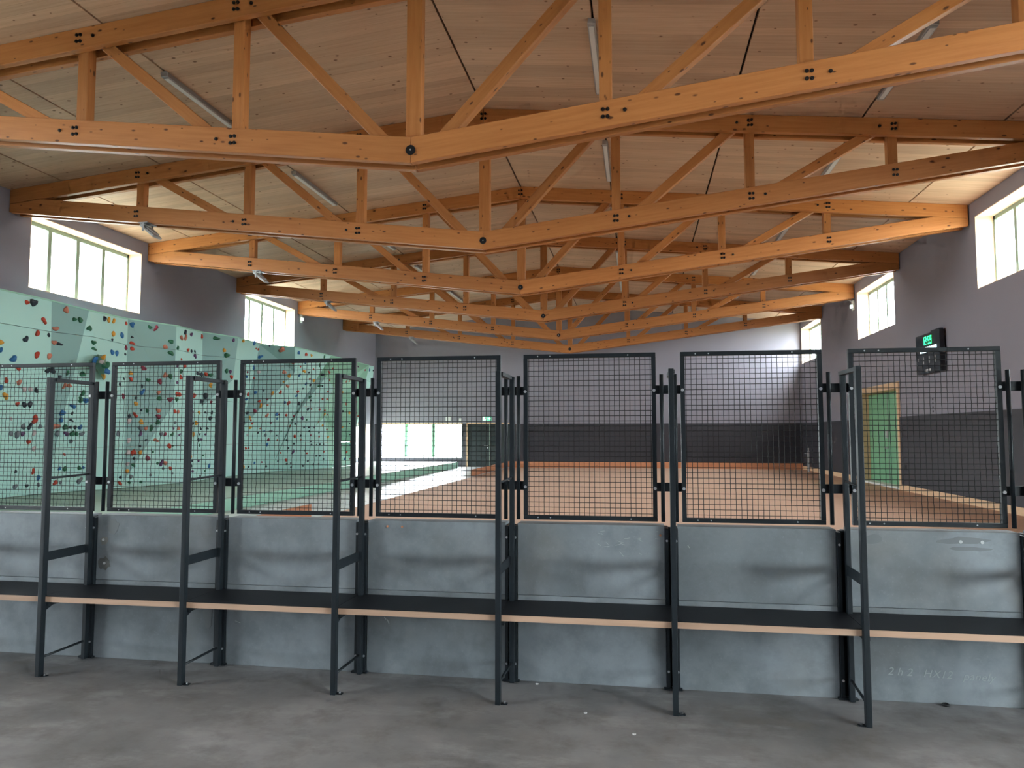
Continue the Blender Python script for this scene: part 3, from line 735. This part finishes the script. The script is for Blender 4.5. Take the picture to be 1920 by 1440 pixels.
# steel posts that clamp the concrete panels and carry the tubes and link plates
where = ['left of view', 'behind the leftmost rack frame', 'behind the second rack frame', 'behind the third rack frame',
         'behind the fourth rack frame', 'behind the fifth rack frame', 'behind the sixth rack frame', 'cut by the right edge', 'one bay beyond the right edge']
for k, x in enumerate(FX):
    p = tag(empty('steel_post', (x, YBAR, 0)), 'dark steel wall post with paired tubes ' + where[k], 'post', 'steel posts of the barrier')
    def Q(name, *a, mat='dark_steel', bev=0.0): return at(p, box(name, *a, mat, None, bev))
    Q('flange', x-.032, x-.010, YBAR-.022, YBAR+.15, 0, .968, bev=.002); Q('flange', x+.026, x+.044, YBAR-.022, YBAR+.15, 0, .968, bev=.002)
    Q('web', x-.010, x+.026, YBAR+.055, YBAR+.07, 0, .97)
    Q('base_plate', x-.05, x+.06, YBAR-.028, YBAR-.001, 0, .012, bev=.002)
    for dx in (-.039, .044):
        bm = bmesh.new(); cyl(bm, (0,0,0), (0,0,.925), .0125, 16)
        at(p, obj('tube', bm, 'dark_steel', None, (x+dx, YBAR+.050, 1.003), True))
    for zc in (1.832, 1.217):
        Q('link_plate', x-.096, x+.101, YBAR+.071, YBAR+.079, zc-.028, zc+.028, bev=.001)
    for zz in (.895, .11):
        bm = bmesh.new()
        for dx in (-.021, .035): cyl(bm, (dx, -.022, zz), (dx, -.030, zz), .007, 8)
        at(p, obj('bolts', bm, 'bright_bolt', None, (x, YBAR, 0)))

# wire-mesh panels
PW, Z0, Z1, YM = .848, 1.003, 2.068, YBAR+.057
cellw, wr = .0325, .0019
def wire_bm():
    bm = bmesh.new(); n_x = int((PW-.05)/cellw); n_z = int((Z1-Z0-.05)/cellw)
    xs = [(-(n_x)/2 + i)*cellw for i in range(n_x+1)]; zs = [(i+.5)*cellw + .03 for i in range(n_z)]
    def strand(pts):
        prev = None
        for p in pts:
            ring = [bm.verts.new(p + Vector(o)*wr) for o in strand.sec]
            if prev:
                for i in range(4): bm.faces.new((prev[i], prev[(i+1) % 4], ring[(i+1) % 4], ring[i]))
            prev = ring
    for j, z in enumerate(zs):                       # weft wires, crimped over and under
        strand.sec = [(0,1,0), (0,0,1), (0,-1,0), (0,0,-1)]
        jit = random.uniform(-.0012, .0012)
        strand([Vector((-PW/2+.01, 0, z))] + [Vector((x, (.0022 if (i+j) % 2 else -.0022), z+jit)) for i, x in enumerate(xs)] + [Vector((PW/2-.01, 0, z))])
    for i, x in enumerate(xs):
        strand.sec = [(1,0,0), (0,1,0), (-1,0,0), (0,-1,0)]
        strand([Vector((x, 0, .01))] + [Vector((x, (-.0022 if (i+j) % 2 else .0022), z)) for j, z in enumerate(zs)] + [Vector((x, 0, Z1-Z0-.01))])
    return bm
wire_me = to_mesh('wire_mesh', wire_bm(), 'mesh_steel', True)
fb = .027
bm = bmesh.new(); bx(bm, -PW/2, PW/2, -.013, .013, -fb/2, fb/2); bmesh.ops.bevel(bm, geom=bm.edges[:], offset=.002, segments=1, affect='EDGES'); rail_me = to_mesh('frame_rail', bm, 'dark_steel')
bm = bmesh.new(); bx(bm, -fb/2, fb/2, -.013, .013, fb, Z1-Z0-fb); stile_me = to_mesh('frame_stile', bm, 'dark_steel')
pl = ['wire mesh panel beyond the left edge of view', 'wire mesh panel cut by the left edge, in front of the climbing wall', 'wire mesh panel between the first and second rack frames, in front of the climbing wall',
      'wire mesh panel in front of the bright faceted end of the climbing wall', 'wire mesh panel in front of the far windows and dark far door', 'wire mesh panel in the middle in front of the far lilac and dark wall',
      'wire mesh panel in front of the far right corner of the court', 'wire mesh panel in front of the green door and scoreboard']
panel_x = [x+.502 for x in FX[:-1]]
panel_x = [FX[0]+.502-1] + panel_x + [FX[-1]+.502]
pl += ['wire mesh panel just beyond the right edge of view', 'wire mesh panel well beyond the right edge']
for k, xc in enumerate(panel_x):
    if k in (0, 9): continue
    t = tag(empty('mesh_panel', (xc, YM, Z0)), pl[k], 'mesh panel', 'wire mesh panels on the barrier')
    obj('frame_rail', rail_me, None, t, (0, 0, fb/2)); obj('frame_rail', rail_me, None, t, (0, 0, Z1-Z0-fb/2))
    obj('frame_stile', stile_me, None, t, (-PW/2+fb/2, 0, 0)); obj('frame_stile', stile_me, None, t, (PW/2-fb/2, 0, 0))
    stuff(obj('wire_mesh', wire_me, None, t))
    bm = bmesh.new()
    for s in (-1, 1):
        for zc in (1.826, 1.21):
            cyl(bm, (s*(PW/2-.012), -.013, zc-Z0), (s*(PW/2-.012), -.021, zc-Z0), .0095, 12)
    at_b = obj('bolts', bm, 'bright_bolt', t)
    bm = bmesh.new()
    for s, zc in ((-.33, fb/2), (-.25, fb/2), (.26, fb/2), (-.33, Z1-Z0-fb/2), (-.25, Z1-Z0-fb/2), (.25, Z1-Z0-fb/2)):
        cyl(bm, (s, -.0125, zc), (s, -.0145, zc), .0045, 8)
    obj('rivets', bm, 'bright_bolt', t)

# rack frames in front of the barrier
fl = ['dark steel rack frame beyond the left edge of view', 'leftmost dark steel rack frame standing before the barrier', 'second dark steel rack frame from the left, carrying the bench',
      'third dark steel rack frame from the left, at the bench joint', 'fourth dark steel rack frame from the left, in front of the far door', 'fifth dark steel rack frame, seen edge-on right of middle',
      'sixth dark steel rack frame, in front of the green door', 'dark steel rack frame cut by the right edge of view', 'dark steel rack frame one bay beyond the right edge']
YP0, YP1, HT = 4.298, 4.340, 1.922           # front post
YR0, YR1 = 4.676, 4.712                      # rear post
for k, x in enumerate(FX):
    t = tag(empty('rack_frame', (x, YP0, 0)), fl[k], 'rack frame', 'steel rack frames along the bench')
    def Q(name, *a, mat='dark_steel', bev=.002): return at(t, box(name, *a, mat, None, bev))
    Q('front_post', x-.015, x+.015, YP0, YP1, 0, HT, bev=.003)
    Q('rear_post', x+.004, x+.033, YR0, YR1, 0.004, HT-.006, bev=.003)
    Q('top_bar', x-.010, x+.022, YP1, YR0, HT-.026, HT-.002)
    Q('middle_bar', x+.001, x+.009, YP1, YR0+.01, .728, .786, bev=.001)
    bm = bmesh.new(); cyl(bm, (x, YP1, 1.262), (x+.015, YR0, 1.272), .0075, 10); obj('hanging_rod', bm, 'dark_steel', t, -Vector(t.location), True)
    bm = bmesh.new(); cyl(bm, (x, YP1, .115), (x+.015, YR0, .125), .008, 8); o = obj('floor_rod', bm, 'dark_steel', t, -Vector(t.location), True)
    bm = bmesh.new(); a_ = [(YP1, .466), (YP1+.14, .466), (YP1, .41)]
    v0 = [bm.verts.new((x+.004, y, z)) for y, z in a_]; v1 = [bm.verts.new((x+.010, y, z)) for y, z in a_]
    bm.faces.new(v0); bm.faces.new(v1[::-1])
    for i in range(3): bm.faces.new((v0[i], v0[(i+1) % 3], v1[(i+1) % 3], v1[i]))
    obj('seat_bracket', bm, 'dark_steel', t, -Vector(t.location))
    Q('seat_bearer', x-.002, x+.028, YP1+.001, YR0-.001, .440, .466, bev=.001)
    sd = 1 if k < 6 else -1
    fx0, fx1 = (x+.015, x+.052) if sd > 0 else (x-.052, x-.015)
    Q('foot_plate', fx0, fx1, YP1-.028, YP1, 0, .006, bev=.001)
    bm = bmesh.new(); cyl(bm, ((fx0+fx1)/2, YP1-.014, .006), ((fx0+fx1)/2, YP1-.014, .016), .008, 6); obj('anchor_bolt', bm, 'bolt_steel', t, -Vector(t.location))

# bench boards, one per bay, notched round the posts
bl = ['bench board cut by the left edge of view', 'bench board between the first and second rack frames', 'bench board between the second and third rack frames', 'bench board between the third and fourth rack frames',
      'bench board in the middle between the fourth and fifth rack frames', 'bench board between the fifth and sixth rack frames', 'bench board at the right edge beside the sixth rack frame', 'bench board beyond the right edge']
YS0, YS1 = 4.326, YBAR-.024
for k in range(len(FX)-1):
    a = FX[k]; b = FX[k]+1.0
    t = tag(empty('bench_board', ((a+b)/2, (YS0+YS1)/2, .47)), 'black ' + bl[k] + ', pale plywood edge', 'bench', 'bench boards along the barrier')
    g = .0015
    pts = [(a+.017, YS0), (b-.017, YS0), (b-.017, YP1+.002), (b-g, YP1+.002), (b-g, YR0-.002), (b+.002, YR0-.002), (b+.002, YR1+.002), (b-g, YR1+.002), (b-g, YS1),
           (a+g, YS1), (a+g, YR1+.002), (a+.035, YR1+.002), (a+.035, YR0-.002), (a+g, YR0-.002), (a+g, YP1+.002), (a+.017, YP1+.002)]
    pts[5:7] = [(b-g, YR0-.002), (b-g, YR1+.002)]
    clean = [p for i, p in enumerate(pts) if i == 0 or p != pts[i-1]]
    def slab(z0, z1):
        bm = bmesh.new(); c = t.location
        v0 = [bm.verts.new((x-c.x, y-c.y, z0-c.z)) for x, y in clean]; v1 = [bm.verts.new((x-c.x, y-c.y, z1-c.z)) for x, y in clean]
        m_ = len(clean); bm.faces.new(v0[::-1]); bm.faces.new(v1)
        for i in range(m_): bm.faces.new((v0[i], v0[(i+1) % m_], v1[(i+1) % m_], v1[i]))
        return bm
    obj('board_core', slab(.468, .5025), 'plywood_edge', t)
    obj('top_film', slab(.5025, .506), 'bench_black', t)

# ================================================================== RIGHT WALL: scoreboard, lights, bits
sbx = W-.15
sb = tag(empty('scoreboard', (W, 19.74, 3.05)), 'black wall scoreboard with green clock digits beside the green door', 'scoreboard')
def S(name, *a, mat, bev=0.0): return at(sb, box(name, *a, mat, None, bev))
S('case', sbx+.01, W-.04, 18.97, 20.50, 3.05, 4.03, mat='board_side'); S('face', sbx-.004, sbx+.01, 18.97, 20.50, 3.05, 4.03, mat='board_case', bev=.003)
S('top_housing', sbx+.0, W-.05, 19.0, 19.52, 4.03, 4.07, mat='board_case', bev=.01); S('wall_mount', W-.04, W-.001, 19.2, 20.3, 3.2, 3.9, mat='board_side')
def wtext(name, s, size, mat, y, z, sp=1.0, par=sb, depth=.002):
    o = obj(name, text_mesh(s, size, depth, mat, sp), None, par)
    o.matrix_basis = Matrix.Translation(Vector((sbx-.008, y, z))-Vector(par.location)) @ FACE_LEFT
    return o
# seven-segment clock
def digit(bm, segs, x, w_=.095, h=.20, t=.026):
    q = {'a': (0, h-t, w_, h), 'g': (0, h/2-t/2, w_, h/2+t/2), 'd': (0, 0, w_, t), 'f': (0, h/2, t, h), 'b': (w_-t, h/2, w_, h), 'e': (0, 0, t, h/2), 'c': (w_-t, 0, w_, h/2)}
    for s in segs: x0, y0, x1, y1 = q[s]; bx(bm, x+x0, x+x1, y0, y1, 0, .004)
bm = bmesh.new(); xx = -.29
for s in ('bc', 'abged', None, 'afgcd', 'abcdfg'):
    if s is None:
        bx(bm, xx, xx+.025, .05, .08, 0, .004); bx(bm, xx, xx+.025, .12, .15, 0, .004); xx += .06
    else: digit(bm, s, xx); xx += .13
o = obj('clock_digits', bm, 'led_green', sb); o.matrix_basis = Matrix.Translation(Vector((sbx-.005, 19.72, 3.76))-Vector(sb.location)) @ FACE_LEFT
bm = bmesh.new()
rnd = random.Random(4); x = -.52
while x < .5:
    wd = rnd.choice((.03, .05, .07)); bx(bm, x, min(x+wd, .52), 0, .13*rnd.choice((1, 1, .8)), 0, .004); x += wd + rnd.choice((.004, .008, .014))
o = obj('team_display', bm, 'led_white', sb); o.matrix_basis = Matrix.Translation(Vector((sbx-.005, 19.68, 3.57))-Vector(sb.location)) @ FACE_LEFT
for y, s in ((20.33, 'I'), (20.0, '8'), (19.63, '8'), (19.26, '8')):
    for q_ in range(2 if s == '8' else 1):
        wtext('printed_mark', s, .11, 'print_white', y, 3.42-.10*q_)
bm = bmesh.new()
for q_ in range(6): bx(bm, q_*.055, q_*.055+.045, 0, .06, 0, .002)
o = obj('maker_mark', bm, 'print_white', sb); o.matrix_basis = Matrix.Translation(Vector((sbx-.005, 19.88, 3.09))-Vector(sb.location)) @ FACE_LEFT

def wall_light(x, sgn, y, z, lab):
    t = tag(empty('emergency_light', (x, y, z)), lab, 'emergency light')
    at(t, box('housing', min(x, x+sgn*.05), max(x, x+sgn*.05), y-.10, y+.10, z, z+.34, 'white_plastic', None, .006))
    at(t, box('indicator', min(x+sgn*.05, x+sgn*.12), max(x+sgn*.05, x+sgn*.12), y-.06, y+.06, z+.08, z+.19, 'exit_white', None, .006))
    bm = bmesh.new(); cyl(bm, (x+sgn*.03, y, z+.30), (x+sgn*.20, y, z+.37), .012, 8); obj('arm', bm, 'grey_plastic', t, -Vector((x, y, z)))
wall_light(W, -1, 26.42, 5.70, 'small white emergency light on the right wall under the fifth truss')
wall_light(WL, 1, 26.5, 5.80, 'small white emergency light on the left wall under the fifth truss')

t = tag(empty('net_post', (W-.34, 32.2, 0)), 'slim grey post standing in the far right corner of the court', 'post')
bm = bmesh.new(); cyl(bm, (0,0,0), (0,0,.86), .045, 14); obj('tube', bm, 'grey_plastic', t)
bm = bmesh.new(); cyl(bm, (0,0,.86), (0,0,.98), .025, 10); cyl(bm, (0,0,.74), (-.16,0,.76), .02, 8); obj('hook', bm, 'grey_plastic', t)
sk = tag(box('wall_socket', W-.045, W-.026, 21.87, 22.0, .57, .70, 'board_side', None, .004), 'small black socket low on the dark panel beside the green door', 'socket')
for zz in (2.41, 2.31, 2.21, 2.11):
    bm = bmesh.new(); cyl(bm, (W-.001, 19.93, zz), (W-.012, 19.93, zz), .024, 12)
    obj('screw_cap', bm, 'board_side', wall_right)

# far wall: exit sign and boxes
ex = tag(empty('exit_sign', (-7.07, YB, 2.17)), 'small green emergency exit sign above the dark far door', 'sign')
at(ex, box('sign_case', -7.30, -6.84, YB-.05, YB-.001, 2.17, 2.40, 'grey_plastic', None, .004))
at(ex, box('sign_face', -7.285, -6.855, YB-.054, YB-.05, 2.185, 2.385, 'exit_green'))
bm = bmesh.new()
prism(bm, [(-7.02, 2.285), (-6.94, 2.35), (-6.94, 2.31), (-6.88, 2.31), (-6.88, 2.26), (-6.94, 2.26), (-6.94, 2.22)], YB-.057, YB-.054)
bx(bm, -7.27, -7.17, YB-.057, YB-.054, 2.20, 2.37)
cyl(bm, (-7.09, YB-.054, 2.35), (-7.09, YB-.057, 2.35), .02, 10)
prism(bm, [(-7.14, 2.33), (-7.07, 2.33), (-7.05, 2.28), (-7.08, 2.28), (-7.06, 2.20), (-7.09, 2.20), (-7.11, 2.25), (-7.15, 2.20), (-7.17, 2.21), (-7.12, 2.28)], YB-.057, YB-.054)
stuff(obj('pictogram', bm, 'exit_white', ex, -Vector(ex.location)))
t = tag(empty('notice_box', (-8.98, YB, 2.19)), 'pale twin box on the far wall above the window', 'box')
for x0, x1 in ((-9.10, -8.99), (-8.97, -8.86)): at(t, box('cover', x0, x1, YB-.05, YB-.001, 2.19, 2.39, 'white_plastic', None, .004))
tag(box('wall_switch_box', -8.44, -8.33, YB-.04, YB-.001, 2.16, 2.31, 'white_plastic', None, .004), 'small single pale box above the far window corner', 'box')

# small litter on the near floor
for u, v, lab in ((1007, 1283, 'tiny white paper scrap on the floor below the middle bench board'), (1098, 1337, 'tiny white paper scrap on the floor left of the fifth rack frame'), (1189, 1377, 'white paper scrap on the open floor in front of the fifth rack frame')):
    p = at_z(u, v, 0.0); bm = bmesh.new(); ring = [bm.verts.new((.011*math.cos(a)*random.uniform(.7, 1.2), .011*math.sin(a)*random.uniform(.7, 1.2), .002+.003*random.random())) for a in [i*math.pi/3 for i in range(6)]]
    f = bm.faces.new(ring); r = bmesh.ops.extrude_face_region(bm, geom=[f])
    for vv_ in [g_ for g_ in r['geom'] if isinstance(g_, bmesh.types.BMVert)]: vv_.co.z = 0
    tag(obj('paper_scrap', bm, 'print_white', None, (p.x, p.y, .0005)), lab, 'paper scrap', 'paper scraps on the floor')
bm = bmesh.new(); bmesh.ops.create_icosphere(bm, subdivisions=2, radius=.018)
for v in bm.verts: v.co.x *= 1.2; v.co.z = max(v.co.z*.7, -.006)
p = at_z(1768, 1319, 0)
tag(obj('rubber_lump', bm, 'black_disc', None, (p.x, YBAR-.026, .006)), 'small black lump on the floor against the right-hand concrete panel', 'debris')
